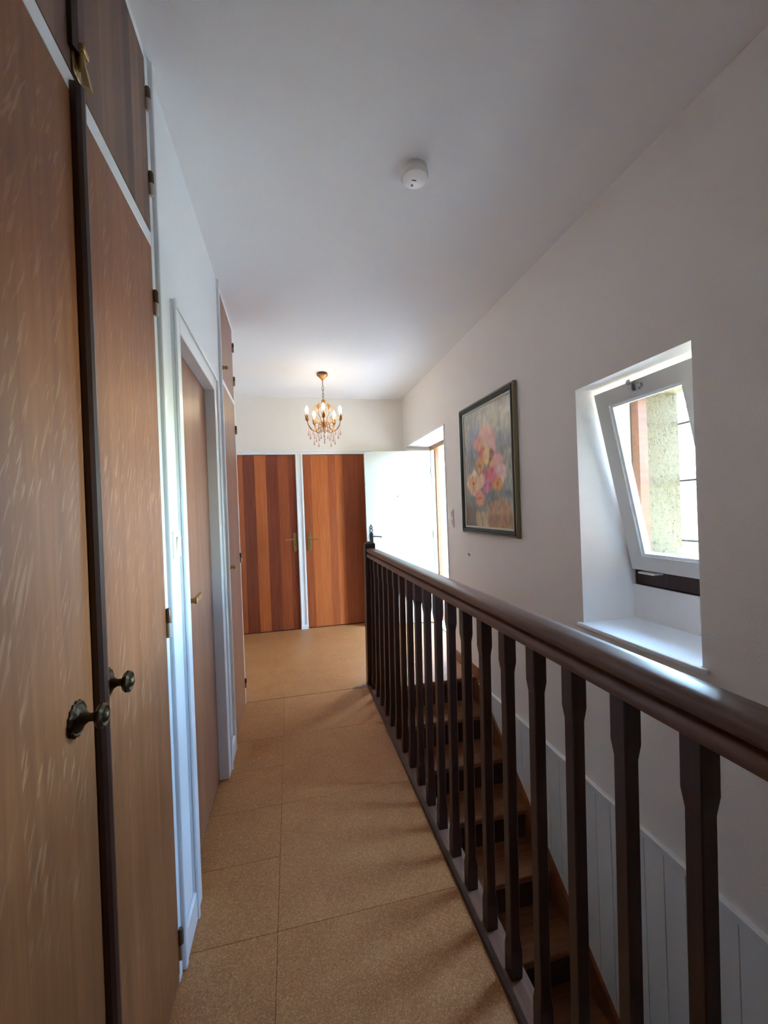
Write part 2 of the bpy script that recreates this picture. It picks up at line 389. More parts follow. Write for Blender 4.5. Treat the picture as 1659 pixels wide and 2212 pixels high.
# left wall
DL0, DL1, DLT = 1.575, 2.255, 2.002
bm = B()
box(bm, -0.85, -0.46, YN - 0.2, 3.15, -0.2, ZC)
box(bm, -0.46, XL, YN - 0.2, 0.36, 0, ZC); box(bm, -0.46, XL, 1.362, DL0, 0, ZC); box(bm, -0.46, XL, DL0, DL1, DLT, ZC); box(bm, -0.46, XL, DL1, 2.50, 0, ZC)
box(bm, -0.46, -0.40, 3.135, 3.15, 0, ZC)
wlft = obj('wall_left', bm, 'wall_smooth'); tag(wlft, 'white painted corridor wall between the built-in cupboards', 'wall', kind='structure')
o = one_box('wall_landing', (-0.95, -0.80, 3.0, 5.3, -0.2, ZC), 'wall_smooth'); tag(o, 'white landing wall hidden round the corner', 'wall', kind='structure')
o = one_box('wall_near', (-0.95, XR, YN - 0.2, YN, -2.8, ZC), 'wall'); tag(o, 'white end wall behind the viewer', 'wall', kind='structure')
o = one_box('wall_stairwell', (0.47, 0.60, YN, 3.05, -2.8, -0.26), 'wall'); tag(o, 'plaster wall under the corridor edge inside the stairwell', 'wall', kind='structure')
o = one_box('floor_lower', (0.45, XR, YN, 5.1, -2.9, -2.8), 'tread'); tag(o, 'dark wooden floor at the foot of the stairs', 'floor', kind='structure')
o = one_box('wall_stair_end', (0.60, XR, 3.09, 3.2, -2.8, -0.26), 'wall'); tag(o, 'plaster wall under the landing edge', 'wall', kind='structure')

# baseboards and trims
def board(name, dims, label):
    x0, x1, y0, y1, z0, z1 = dims
    o = one_box(name, dims, 'white', None, 0.003); tag(o, label, 'baseboard', kind='structure'); return o
board('baseboard_left', (XL, XL + 0.012, 1.362, 1.50, 0, 0.095), 'short white baseboard between near cupboard and brown door')
board('baseboard_left_far', (XL, XL + 0.012, 2.372, 2.502, 0, 0.095), 'short white baseboard between brown door and far cupboard')
bm = B(); extrude_profile_x(bm, [(2.985, 0.0), (EY0 - 0.02, 0.0), (EY0 - 0.02, 0.085), (2.985, 0.085)], XR - 0.014, XR)
o = obj('baseboard_right', bm, 'skirt'); tag(o, 'brown wooden baseboard at the top of the stairs', 'baseboard', kind='structure')

# ------------------------------------------------------------------ door hardware helpers
def back_handle(parent, x, y, z, side):
    """long brass plate with lever, in front of a door facing -Y; side: +1 lever to +X"""
    bm = B(); w = 0.0215; zt, zb = z + 0.078, z - 0.15
    pts = [(x + w * math.cos(t), zt - w + w * math.sin(t)) for t in np.linspace(0, math.pi, 9)] + [(x + w * math.cos(t), zb + w + w * math.sin(t)) for t in np.linspace(math.pi, 2 * math.pi, 9)]
    a = [bm.verts.new((px, y, pz)) for px, pz in pts]; c = [bm.verts.new((x + (px - x) * 0.86, y - 0.007, pz + (0.003 if pz < z - 0.03 else -0.003))) for px, pz in pts]; n = len(pts)
    bm.faces.new(c); bm.faces.new(a[::-1])
    for i in range(n): bm.faces.new((a[i], a[(i + 1) % n], c[(i + 1) % n], c[i]))
    pl = obj('handle_plate', bm, 'brass', parent)
    bm = B(); lathe(bm, [(0.011, 0), (0.011, 0.012), (0.0085, 0.016), (0.0085, 0.045), (0.010, 0.05), (0.0, 0.054)], (x, y - 0.004, z), (0, -1, 0), 14)
    tube(bm, smooth_path([(x, y - 0.045, z), (x + side * 0.03, y - 0.048, z), (x + side * 0.07, y - 0.046, z - 0.003), (x + side * 0.105, y - 0.044, z - 0.006)], 4), [0.0075] * 6 + [0.0085] * 6 + [0.009], 10)
    obj('lever', bm, 'brass', pl, True)
    bm = B(); lathe(bm, [(0.004, 0), (0.004, 0.002)], (x, y - 0.0065, z - 0.062), (0, -1, 0), 10); box(bm, x - 0.0015, x + 0.0015, y - 0.0085, y - 0.0065, z - 0.074, z - 0.062); obj('keyhole', bm, 'iron', pl)

def strips_x(parent, x0, x1, y, th, z0, z1, widths, mat, inset=0.0):
    s = sum(widths); x = x0
    for w in widths:
        ww = w * (x1 - x0) / s
        bm = B(); box(bm, x + 0.0002, x + ww - 0.0002, y - th, y, z0, z1, 0.0003); obj('veneer_strip', bm, mat, parent); x += ww
def strips_y(parent, y0, y1, x, th, z0, z1, widths, mat):
    s = sum(widths); y = y0; n_ = 0
    for w in widths:
        ww = w * (y1 - y0) / s
        m_ = mat[n_ % len(mat)] if isinstance(mat, list) else mat; n_ += 1
        bm = B(); box(bm, x, x + th, y, y + ww, z0, z1); obj('veneer_strip', bm, m_, parent); y += ww

# the two reddish doors in the back wall
teak_tones = {}
def teak_tone(k):
    if k not in teak_tones:
        d = [(122, 56, 32), (148, 74, 38), (174, 94, 46), (186, 106, 54)][k]
        teak_tones[k] = wood('door_veneer_tone_%d' % k, srgb(*[v - 20 for v in d]), srgb(*d), srgb(*[min(255, v + 20) for v in d]), 'Z', 70, 0.4, 0.05)
    return teak_tones[k]
def back_door(name, X, label, widths, tones, hx, side):
    d = one_box(name, (X[0] + 0.004, X[1] - 0.004, YB + 0.016, YB + 0.046, 0.008, DT - 0.004), 'dark_gap'); tag(d, label, 'door', kind='structure')
    s = sum(widths); x = X[0] + 0.004; span = X[1] - X[0] - 0.008
    for w, t in zip(widths, tones):
        ww = w * span / s
        bm = B(); box(bm, x, x + ww, YB + 0.008, YB + 0.016, 0.008, DT - 0.004); obj('veneer_strip', bm, teak_tone(t), d); x += ww
    back_handle(d, hx, YB + 0.007, 1.054, side)
    return d
back_door('door_1', D1, 'reddish wooden flush door with bold dark and light vertical veneer strips', [0.8, 0.75, 1.45, 1.4, 1.5, 1.3, 0.9], [1, 2, 0, 2, 0, 1, 0], 0.042, -1)
back_door('door_2', D2, 'evenly toned reddish wooden flush door beside the open white door', [1.2, 1.3, 1.3, 1.2, 1.2, 1.2, 1.2, 1.0], [1, 2, 2, 1, 2, 1, 1, 1], 0.205, 1)
# architrave around them
tr = empty('trim_1', ((D1[1] + D2[0]) / 2, YB, 0)); tag(tr, 'white moulded casing around the two back doors', 'trim', kind='structure')
one_box('post', (D1[1] + 0.002, D2[0] - 0.002, YB - 0.010, YB + 0.05, 0.045, DT + 0.0), 'white', tr, 0.002)
one_box('post_bead', (D1[1] + 0.004, D1[1] + 0.022, YB - 0.020, YB - 0.010, 0.045, DT), 'white', tr, 0.004, 2)
one_box('post_bead', (D2[0] - 0.022, D2[0] - 0.004, YB - 0.020, YB - 0.010, 0.045, DT), 'white', tr, 0.004, 2)
one_box('plinth_block', (D1[1] + 0.001, D2[0] - 0.001, YB - 0.024, YB + 0.02, 0.0, 0.048), 'white', tr, 0.002)
one_box('head_casing', (-0.80, D2[1] + 0.09, YB - 0.012, YB + 0.002, DT, DT + 0.044), 'white', tr, 0.002)
one_box('head_bead', (-0.80, D2[1] + 0.09, YB - 0.022, YB - 0.012, DT + 0.028, DT + 0.050), 'white', tr, 0.004, 2)
one_box('side_casing', (D2[1], D2[1] + 0.075, YB - 0.012, YB + 0.002, 0, DT), 'white', tr, 0.002)

# white entrance door, standing open
HX, HY, FX, FY = 1.642, 4.652, 0.858, 4.736
dv = Vector((FX - HX, FY - HY, 0)); DWD = dv.length; dv.normalize(); dn = Vector((dv.y, -dv.x, 0))  # dn faces the landing (-Y)
if dn.y > 0: dn = -dn
def dpt(s, z, t=0.0): p = Vector((HX, HY, 0)) + dv * s + dn * t; return Vector((p.x, p.y, z))
def dbox(bm, s0, s1, z0, z1, t0, t1):
    hexa(bm, [dpt(s0, z0, t0), dpt(s1, z0, t0), dpt(s1, z0, t1), dpt(s0, z0, t1), dpt(s0, z1, t0), dpt(s1, z1, t0), dpt(s1, z1, t1), dpt(s0, z1, t1)])
bm = B(); dbox(bm, 0, DWD, 0.012, 2.04, -0.042, 0)
bmesh.ops.bevel(bm, geom=bm.edges[:], offset=0.002, segments=1, affect='EDGES')
d4 = obj('door_4', bm, 'door_white'); tag(d4, 'plain white entrance door standing open on the landing', 'door', kind='structure')
s_h = DWD - 0.055
def iron_ring(bm, prof, s_c, th, r):
    tube(bm, [dpt(s_c + a, z, th) for a, z in prof], r, 6, close=True)
bm = B(); dbox(bm, s_h - 0.019, s_h + 0.019, 0.86, 1.085, 0.0, 0.006)
hexa(bm, [dpt(s_h - 0.019, 1.085, 0), dpt(s_h + 0.019, 1.085, 0), dpt(s_h + 0.019, 1.085, 0.006), dpt(s_h - 0.019, 1.085, 0.006), dpt(s_h - 0.006, 1.105, 0), dpt(s_h + 0.006, 1.105, 0), dpt(s_h + 0.006, 1.105, 0.006), dpt(s_h - 0.006, 1.105, 0.006)])
iron_ring(bm, [(0, 1.102), (0.016, 1.113), (0.017, 1.122), (0.008, 1.142), (0, 1.146), (-0.008, 1.142), (-0.017, 1.122), (-0.016, 1.113)], s_h, 0.004, 0.0035)
iron_ring(bm, [(0.014, 1.147), (0.016, 1.158), (0.009, 1.168), (0, 1.172), (-0.009, 1.168), (-0.016, 1.158), (-0.014, 1.147)], s_h, 0.004, 0.0035)
lathe(bm, [(0.001, 0), (0.004, 0.005), (0.003, 0.008), (0.007, 0.013), (0.0, 0.024)], dpt(s_h, 1.170, 0.004), (0, 0, 1), 8)
hp = obj('handle_plate', bm, 'iron', d4)
bm = B(); lathe(bm, [(0.009, 0), (0.009, 0.05)], dpt(s_h, 1.055, 0.004), dn, 12)
a0, a1, a2 = dpt(s_h, 1.055, 0.05), dpt(s_h - 0.05, 1.053, 0.05), dpt(s_h - 0.115, 1.045, 0.05)
tube(bm, smooth_path([a0, a1, a2], 4), [0.007] * 4 + [0.0065] * 5, 8); obj('lever', bm, 'iron', hp, True)
bm = B(); lathe(bm, [(0.007, 0), (0.007, 0.003), (0.004, 0.005)], dpt(0.41, 1.51, 0), dn, 12); obj('peephole', bm, 'iron', d4)
bm = B(); dbox(bm, DWD, DWD + 0.004, 1.02, 1.09, -0.03, -0.012); obj('latch_plate', bm, 'steel', d4)
for z in (0.25, 1.05, 1.80):
    bm = B(); lathe(bm, [(0.0, -0.045), (0.007, -0.04), (0.007, 0.04), (0.0, 0.045)], dpt(-0.004, z, 0.004), (0, 0, 1), 10); obj('hinge', bm, 'steel', d4, True)
# its wooden frame in the thick wall
fr = empty('trim_2', (1.69, 4.25, 0)); tag(fr, 'brown wooden frame of the entrance doorway', 'trim', kind='structure')
one_box('jamb', (1.660, 1.735, 4.662, FY1 + 0.001, 0, 2.06), 'white', fr, 0.003)
one_box('jamb_stop', (1.7, 1.745, 4.644, 4.662, 0, 2.06), 'tread', fr, 0.003)
one_box('jamb', (1.660, 1.735, FY0 - 0.001, 3.842, 0, 2.06), 'frame_wood', fr, 0.003)
bm = B(); box(bm, 1.652, 1.745, FY0, FY1, 2.044, 2.086, 0.004); obj('head', bm, 'frame_wood', fr)
one_box('threshold', (1.60, X_OUT + 0.02, FY0, FY1, -0.02, 0.014), 'stone', fr, 0.004)

# brown flush door in the left wall
DX = -0.402
d3 = one_box('door_3', (DX - 0.034, DX - 0.006, DL0 + 0.005, DL1 - 0.007, 0.012, DLT - 0.006), 'dark_gap'); tag(d3, 'brown wooden flush door with brass lever in the left wall', 'door', kind='structure')
strips_y(d3, DL0 + 0.005, DL1 - 0.007, DX - 0.006, 0.006, 0.012, DLT - 0.006, [1, 1.1, 1, 0.9, 1.1, 1], 'teak_left')
bm = B(); hz = 1.044
box(bm, DX, DX + 0.006, 1.606, 1.646, 0.90, 1.12, 0.002); pl = obj('handle_plate', bm, 'brass', d3)
bm = B(); lathe(bm, [(0.013, 0), (0.010, 0.006), (0.0085, 0.012), (0.0085, 0.042), (0.0115, 0.046), (0.0115, 0.054), (0.0, 0.058)], (DX + 0.005, 1.626, hz), (1, 0, 0), 14)
hexa(bm, [(DX + 0.044, 1.628, hz - 0.008), (DX + 0.044, 1.735, hz - 0.011), (DX + 0.054, 1.735, hz - 0.011), (DX + 0.058, 1.628, hz - 0.008), (DX + 0.044, 1.628, hz + 0.008), (DX + 0.044, 1.735, hz + 0.011), (DX + 0.054, 1.735, hz + 0.011), (DX + 0.058, 1.628, hz + 0.008)])
obj('lever', bm, 'brass', pl, True)
t3 = empty('trim_3', (XL, 1.9, 0)); tag(t3, 'white moulded casing around the brown door in the left wall', 'trim', kind='structure')
def casing_y(root, y0, y1, zt, wid, inner=0.0):
    """casing with two mouldings around an opening in the X = XL wall"""
    for ya, yb in ((y0 - wid, y0 + 0.003), (y1 - 0.003, y1 + wid)):
        one_box('side_casing', (XL - 0.04, XL + 0.010, ya, yb, 0, zt + wid - 0.004), 'white', root, 0.002)
    one_box('side_bead', (XL + 0.010, XL + 0.019, y0 - wid, y0 - wid + 0.016, 0.0, zt + wid), 'white', root, 0.004, 2)
    one_box('side_bead', (XL + 0.010, XL + 0.019, y1 + wid - 0.016, y1 + wid, 0.0, zt + wid), 'white', root, 0.004, 2)
    one_box('head_casing', (XL - 0.04, XL + 0.010, y0 + 0.0035, y1 - 0.0035, zt - 0.003, zt + wid - 0.004), 'white', root, 0.002)
    one_box('head_bead', (XL + 0.010, XL + 0.019, y0 - wid + 0.016, y1 + wid - 0.016, zt + wid - 0.018, zt + wid), 'white', root, 0.004, 2)
casing_y(t3, DL0, DL1, DLT, 0.082)
one_box('door_stop', (-0.455, XL - 0.0405, DL1 - 0.0035, DL1 + 0.01, 0, DLT), 'white', t3)

# ------------------------------------------------------------------ built-in cupboards
up_tones = [wood('upper_door_tone_%d' % i, srgb(*[v - 14 for v in d]), srgb(*d), srgb(*[v + 14 for v in d]), 'Z', 50, 0.5, 0.04) for i, d in enumerate(((88, 62, 52), (112, 82, 66), (128, 96, 76)))]
def knob(parent, y, z, x, r_rose=0.029, length=0.046, r_head=0.0205, mat='bronze', fancy=True):
    bm = B()
    pet = (lambda t, h: 0.05 * math.cos(16 * t)) if fancy else None
    lathe(bm, [(r_rose, 0), (r_rose, 0.003), (r_rose * 0.9, 0.0055), (r_rose * 0.78, 0.0045), (r_rose * 0.62, 0.009), (0.011, 0.013), (0.0065, 0.020), (0.0065, length - 0.018)], (x, y, z), (1, 0, 0), 32, pet)
    k = obj('knob', bm, mat, parent, True)
    bm = B(); wob = (lambda t, h: 0.06 * math.cos(8 * t)) if fancy else None
    lathe(bm, [(0.0065, length - 0.019), (r_head * 0.75, length - 0.014), (r_head, length - 0.008), (r_head, length - 0.005), (r_head * 0.8, length - 0.001), (r_head * 0.55, length - 0.003), (r_head * 0.4, length + 0.002), (r_head * 0.2, length + 0.004), (0, length + 0.004)], (x, y, z), (1, 0, 0), 24, wob)
    obj('knob_head', bm, mat, parent, True)
    return k
def hinge(parent, y, z0, z1, x):
    bm = B(); zm = (z0 + z1) / 2; r = 0.0085
    lathe(bm, [(0, z1), (r * 0.7, z1 - 0.002), (r, z1 - 0.008), (r, zm + 0.0012)], (x + 0.004, y, 0), (0, 0, 1), 12)
    n1 = len(bm.faces)
    lathe(bm, [(r, zm - 0.0012), (r, z0 + 0.008), (r * 0.7, z0 + 0.002), (0, z0)], (x + 0.004, y, 0), (0, 0, 1), 12)
    lathe(bm, [(r * 0.5, zm - 0.003), (r * 0.5, zm + 0.003)], (x + 0.004, y, 0), (0, 0, 1), 8)
    bm.faces.ensure_lookup_table()
    for i in range(n1, len(bm.faces)): bm.faces[i].material_index = 1
    obj('hinge', bm, ['hinge', 'hinge_light'], parent, True)
def cup_door(root, y0, y1, z0, z1, widths, mat, label=None):
    d = one_box('door', (XL - 0.02, XL - 0.003, y0, y1, z0, z1), 'dark_gap', root)
    if label: d['label'] = label
    strips_y(d, y0, y1, XL - 0.003, 0.006, z0, z1, widths, mat)
    return d
XF = XL + 0.003
# near cupboard
cn = empty('built_in_cupboard', (XL, 0.85, 0)); tag(cn, 'tall oak built-in cupboard nearest the viewer with two ornate knobs', 'cupboard')
one_box('carcass', (-0.46, XL - 0.021, 0.36, 1.362, 0.0, ZC), 'dark_gap', cn)
one_box('side_frame', (XL - 0.02, XF, 1.306, 1.334, 0, ZC - 0.002), 'white', cn, 0.002)
one_box('edge_moulding', (XL - 0.02, XF + 0.012, 1.337, 1.362, 0, ZC - 0.002), 'white', cn, 0.005, 2)
one_box('side_frame', (XL - 0.02, XF, 0.36, 0.405, 0, ZC - 0.002), 'white', cn, 0.002)
one_box('middle_rail', (XL - 0.02, XF, 0.405, 1.306, 2.132, 2.172), 'white', cn, 0.002)
one_box('top_rail', (XL - 0.02, XF, 0.405, 1.306, 2.676, ZC - 0.001), 'white', cn, 0.002)
one_box('plinth', (XL - 0.02, XF - 0.004, 0.405, 1.306, 0.0, 0.03), 'oak', cn, 0.002)
for (y0, y1) in ((0.407, 0.862), (0.864, 1.304)):
    right = y0 > 0.6
    d = cup_door(cn, y0, y1, 0.032, 2.130, [1, 1.15, 0.9, 1.05], 'oak')
    knob(d, 0.789 if not right else 0.905, 1.018 if not right else 1.030, XL + 0.003)
    yh = 1.312 if right else 0.399
    for z0, z1 in ((0.062, 0.155), (1.0, 1.088), (1.934, 2.012)): hinge(d, yh, z0, z1, XF)
    if right:
        bm = B(); prof = [(XF, 0.853), (XF, 0.884), (XF + 0.010, 0.884), (XF + 0.016, 0.878), (XF + 0.018, 0.868), (XF + 0.016, 0.859), (XF + 0.010, 0.853)]
        prism_z(bm, prof, 0.032, 2.150); obj('meeting_strip', bm, 'strip', d)
    d = cup_door(cn, y0, y1, 2.174, 2.674, [0.9, 1.1, 1, 1.2, 0.7, 1.0, 0.8], [up_tones[k] for k in (0, 1, 2, 1, 0, 2, 1)])
    for z0, z1 in ((2.282, 2.355), (2.527, 2.60)): hinge(d, yh, z0, z1, XF)
    if right:
        bm = B(); prof = [(XF, 0.853), (XF, 0.878), (XF + 0.008, 0.878), (XF + 0.013, 0.866), (XF + 0.008, 0.853)]
        prism_z(bm, prof, 2.215, 2.674); obj('meeting_strip', bm, 'strip', d)
        bm = B(); box(bm, XF, XF + 0.004, 0.864, 0.894, 2.180, 2.240, 0.0015)
        lathe(bm, [(0.0, -0.020), (0.006, -0.018), (0.0075, 0.0), (0.006, 0.018), (0.0, 0.020)], (XF + 0.011, 0.879, 2.212), (0, 0, 1), 12)
        box(bm, XF + 0.004, XF + 0.020, 0.866, 0.892, 2.224, 2.236, 0.002)
        hexa(bm, [(XF + 0.013, 0.880, 2.170), (XF + 0.022, 0.884, 2.170), (XF + 0.022, 0.898, 2.170), (XF + 0.013, 0.896, 2.170), (XF + 0.010, 0.874, 2.206), (XF + 0.017, 0.874, 2.206), (XF + 0.017, 0.890, 2.206), (XF + 0.010, 0.890, 2.206)])
        lathe(bm, [(0.004, 0), (0.004, 0.003), (0.0, 0.004)], (XF + 0.004, 0.870, 2.190), (1, 0, 0), 8)
        obj('latch', bm, 'brass', d, True)
# far cupboard
cf = empty('built_in_cupboard', (XL, 2.82, 0)); tag(cf, 'narrow built-in cupboard with small knobs at the far corridor end', 'cupboard')
one_box('carcass', (-0.46, XL - 0.021, 2.50, 3.15, 0.0, ZC), 'white', cf)
one_box('edge_moulding', (XL - 0.02, XF + 0.012, 2.502, 2.524, 0, ZC - 0.002), 'white', cf, 0.005, 2)
one_box('side_frame', (XL - 0.02, XF, 2.526, 2.556, 0, ZC - 0.002), 'white', cf, 0.002)
one_box('side_frame', (XL - 0.02, XF, 3.108, 3.148, 0, ZC - 0.002), 'white', cf, 0.002)
one_box('middle_rail', (XL - 0.02, XF, 2.556, 3.108, 2.138, 2.172), 'white', cf, 0.002)
one_box('top_rail', (XL - 0.02, XF, 2.556, 3.108, 2.680, ZC - 0.001), 'white', cf, 0.002)
one_box('plinth', (XL - 0.02, XF - 0.004, 2.556, 3.108, 0.0, 0.02), 'teak_left', cf, 0.002)
for z0, z1, kz, hs in ((0.022, 2.136, 1.045, ((0.115, 0.185), (1.012, 1.085), (1.93, 1.995))), (2.174, 2.678, 2.232, ((2.275, 2.345), (2.515, 2.585)))):
    d = cup_door(cf, 2.558, 3.106, z0, z1, [1, 1.1, 0.9, 1.1, 1], 'teak_left')
    knob(d, 2.60, kz, XL + 0.003, 0.016, 0.032, 0.013, 'brass', False)
    for a, c in hs: hinge(d, 3.114, a, c, XF)

# ------------------------------------------------------------------ wainscot below floor level on the right wall
tw = empty('trim_4', (XR, 1.2, 0)); tag(tw, 'white tongue and groove panelling along the stairwell wall with flat cap', 'panelling', kind='structure')
bm = B(); box(bm, XR - 0.026, XR, YN, 2.99, -0.045, -0.014, 0.003); obj('cap_rail', bm, 'white', tw)
SL = 0.182 / 0.2425
def nose_z(y): return SL * (y - 3.05)
k = 0; y = 1.728 + 0.0935 * 13
while y > YN + 0.1:
    y0 = y - 0.0935; zb0, zb1 = max(-2.79, nose_z(y0) - 0.02), max(-2.79, nose_z(y) - 0.02)
    if zb0 < -0.06:
        bm = B(); g = 0.0022; zt = -0.045
        yy0, yy1 = y0 + g, y - g
        zb1c = min(zb1, zt - 0.004)
        hexa(bm, [(XR - 0.012, yy0, zb0), (XR, yy0, zb0), (XR, yy1, zb1c), (XR - 0.012, yy1, zb1c), (XR - 0.012, yy0, zt), (XR, yy0, zt), (XR, yy1, zt), (XR - 0.012, yy1, zt)])
        obj('panel_board', bm, 'wall_smooth', tw)
    y = y0

# ------------------------------------------------------------------ staircase
st = empty('staircase', (1.0, 1.2, -2.8)); tag(st, 'dark wooden staircase descending along the right wall behind the banister', 'staircase')
XS0, XS1 = 0.634, XR - 0.03
for k in range(0, 15):
    yn = 3.05 - 0.2425 * k; zt = -0.182 * k
    z0 = zt - 0.032
    bm = B(); yb = yn + (0.09 if k == 0 else 0.275)
    prof = [(yn + 0.006, z0), (yb, z0), (yb, zt), (yn + 0.008, zt), (yn + 0.002, zt - 0.004), (yn, zt - 0.012), (yn, zt - 0.022)]
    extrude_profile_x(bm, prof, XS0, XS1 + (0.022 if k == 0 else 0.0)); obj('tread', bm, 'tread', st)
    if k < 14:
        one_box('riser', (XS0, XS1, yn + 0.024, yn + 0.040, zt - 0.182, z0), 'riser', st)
for x0, x1 in ((XR - 0.030, XR - 0.0125), (0.616, 0.634)):
    bm = B(); ya, yb = -0.60, 2.985
    extrude_profile_x(bm, [(ya, nose_z(ya) - 0.28), (3.07, nose_z(3.07) - 0.28), (3.07, -0.034), (yb + 0.03, -0.034), (yb, nose_z(yb) + 0.048), (ya, nose_z(ya) + 0.048)], x0, x1); obj('stringer', bm, 'skirt' if x0 > 1 else 'stair', st)

# ------------------------------------------------------------------ banister
bn = empty('banister', (0.576, 1.6, 0)); tag(bn, 'dark stained wooden banister with square balusters beside the corridor', 'banister')
LEAN = 0.017
one_box('base_board', (0.546, 0.612, YN, 3.128, -0.030, 0.006), 'rail_board', bn, 0.003)
bm = B(); prof = [(0.531, 0.0)] + [(0.546 - 0.015 * math.sin(t), 0.016 * math.cos(t) + 0.0) for t in np.linspace(math.pi / 2, 0, 6)] + [(0.546, 0.0)]
extrude_profile_y(bm, [(0.530, 0.0), (0.5305, 0.007), (0.534, 0.013), (0.541, 0.017), (0.546, 0.018), (0.546, 0.0)], YN, 3.128); obj('quarter_round', bm, 'stair', bn)
bm = B()
levels = [(0.006, 0.0185), (0.085, 0.0185), (0.115, 0.0148), (0.872, 0.0148), (0.902, 0.0185), (1.003, 0.0185)]
rings = []
for z, hw in levels:
    ring = []
    c = 0.0022
    for sx, sy in ((-1, -1), (1, -1), (1, 1), (-1, 1)):
        a, b2 = (sx * (hw - c), sy * hw), (sx * hw, sy * (hw - c))
        for p in ((a, b2) if sx * sy < 0 else (b2, a)): ring.append(p)
    ring.sort(key=lambda p: math.atan2(p[1], p[0]))
    rings.append([bm.verts.new((0.576 + px + LEAN * z, 1.0 + py, z)) for px, py in ring])
for A, Bq in zip(rings, rings[1:]):
    for i in range(8): bm.faces.new((A[i], A[(i + 1) % 8], Bq[(i + 1) % 8], Bq[i]))
bm.faces.new(rings[0][::-1]); bm.faces.new(rings[-1])
bal = obj('baluster', bm, 'stair', bn); bx = origin_of(bal)
first = True
for k in range(0, 30):
    yy = 3.066 + 0.0185 - 0.1431 * k
    if yy < -0.7: break
    if first: bal.location = Vector((bx.x, yy, bx.z)) - origin_of(bn); first = False
    else: copy_part(bal, bn, (bx.x, yy, bx.z))
# handrail profile
cx = 0.576 + LEAN
half = [(0.024, 0.986), (0.031, 0.989), (0.0345, 0.996), (0.0345, 1.006), (0.031, 1.013), (0.026, 1.0165), (0.017, 1.018), (0.017, 1.0235), (0.026, 1.025), (0.033, 1.029), (0.0355, 1.035), (0.0358, 1.044), (0.034, 1.051), (0.029, 1.0555), (0.012, 1.057)]
half = [(a, z + 0.005) for a, z in half]
prof = half + [(-a, z) for a, z in half[::-1]]
bm = B(); extrude_profile_y(bm, [(cx + a, z) for a, z in prof], -1.0, 3.135); obj('handrail', bm, 'rail', bn, True)
# newel
bm = B(); hw = 0.039; yc = 3.13 + hw
def npt(sx, sy, h, z): return (0.572 + sx * h + LEAN * z, yc + sy * h, z)
zs = [(0.0, hw), (1.092, hw), (1.098, hw - 0.003), (1.112, 0.012), (1.113, 0.0)]
rings = [[bm.verts.new(npt(sx, sy, h, z)) for sx, sy in ((-1, -1), (1, -1), (1, 1), (-1, 1))] for z, h in zs[:-1]]
for A, Bq in zip(rings, rings[1:]):
    for i in range(4): bm.faces.new((A[i], A[(i + 1) % 4], Bq[(i + 1) % 4], Bq[i]))
bm.faces.new(rings[0][::-1]); bm.faces.new(rings[-1]); obj('newel_post', bm, 'stair', bn)

# ------------------------------------------------------------------ window with tilted sash
w1 = empty('window_1', (1.70, 1.48, WZ0)); tag(w1, 'small white sash window tilted inward in the deep wall niche', 'window', kind='structure')
bm = B(); zf0, zf1 = 0.927, 1.913
box(bm, 1.713, 1.772, WY0 + 0.003, WY1 - 0.003, zf0, 1.03, 0.004); ff = obj('frame_bottom', bm, 'strip', w1)
one_box('frame_side', (1.713, 1.772, WY1 - 0.045, WY1 - 0.002, 1.03, zf1), 'tread', w1, 0.004)
one_box('frame_side', (1.713, 1.772, WY0 + 0.002, WY0 + 0.045, 1.03, zf1), 'frame_wood', w1, 0.004)
one_box('frame_top', (1.713, 1.772, WY0 + 0.045, WY1 - 0.045, zf1 - 0.03, zf1), 'frame_wood', w1, 0.004)
TA = R(12.3); sp0 = Vector((1.674, 0, 1.007)); su = Vector((-math.sin(TA), 0, math.cos(TA))); sn = Vector((-math.cos(TA), 0, -math.sin(TA)))
def sp(yv, s, t): p = sp0 + su * s + sn * t; return (p.x, yv, p.z)
def sbox(bm, y0, y1, s0, s1, t0, t1, bev=0.0):
    n0 = len(bm.verts)
    hexa(bm, [sp(y0, s0, t0), sp(y1, s0, t0), sp(y1, s1, t0), sp(y0, s1, t0), sp(y0, s0, t1), sp(y1, s0, t1), sp(y1, s1, t1), sp(y0, s1, t1)])
SY0, SY1, SH = 1.232, 1.76, 0.889
bm = B()
GY0, GY1, GS0, GS1 = 1.306, 1.684, 0.072, 0.816
for a in ((SY0, SY1, 0, GS0), (SY0, SY1, GS1, SH), (SY0, GY0, GS0, GS1), (GY1, SY1, GS0, GS1)): sbox(bm, *a, -0.048, 0.0)
sash = obj('sash', bm, 'sash', w1)
bm = B(); q = 0.012
for a in ((GY0, GY1, GS0, GS0 + q), (GY0, GY1, GS1 - q, GS1), (GY0, GY0 + q, GS0 + q, GS1 - q), (GY1 - q, GY1, GS0 + q, GS1 - q)): sbox(bm, *a, -0.046, -0.010)
obj('glazing_bead', bm, 'white', sash)
bm = B(); sbox(bm, GY0 + 0.004, GY1 - 0.004, GS0 + 0.004, GS1 - 0.004, -0.030, -0.026); obj('glass_pane', bm, 'glass', sash)
bm = B(); sbox(bm, 1.495, 1.540, 0.842, 0.872, 0.0, 0.006); sbox(bm, 1.520, 1.538, 0.846, 0.898, 0.006, 0.018); sbox(bm, 1.478, 1.497, 0.853, 0.868, 0.0, 0.012)
lathe(bm, [(0.010, 0), (0.010, 0.010), (0.0, 0.012)], sp(1.528, 0.885, 0.016), sn, 12); obj('latch', bm, 'steel', sash)
bm = B(); box(bm, 1.66, 1.716, 1.62, 1.715, 0.990, 1.0, 0.003); obj('tilt_hinge', bm, 'sash', sash)
bm = B(); box(bm, XR - 0.020, 1.697, WY0 - 0.028, WY1 + 0.02, WZ0 - 0.022, WZ0, 0.004, 2)
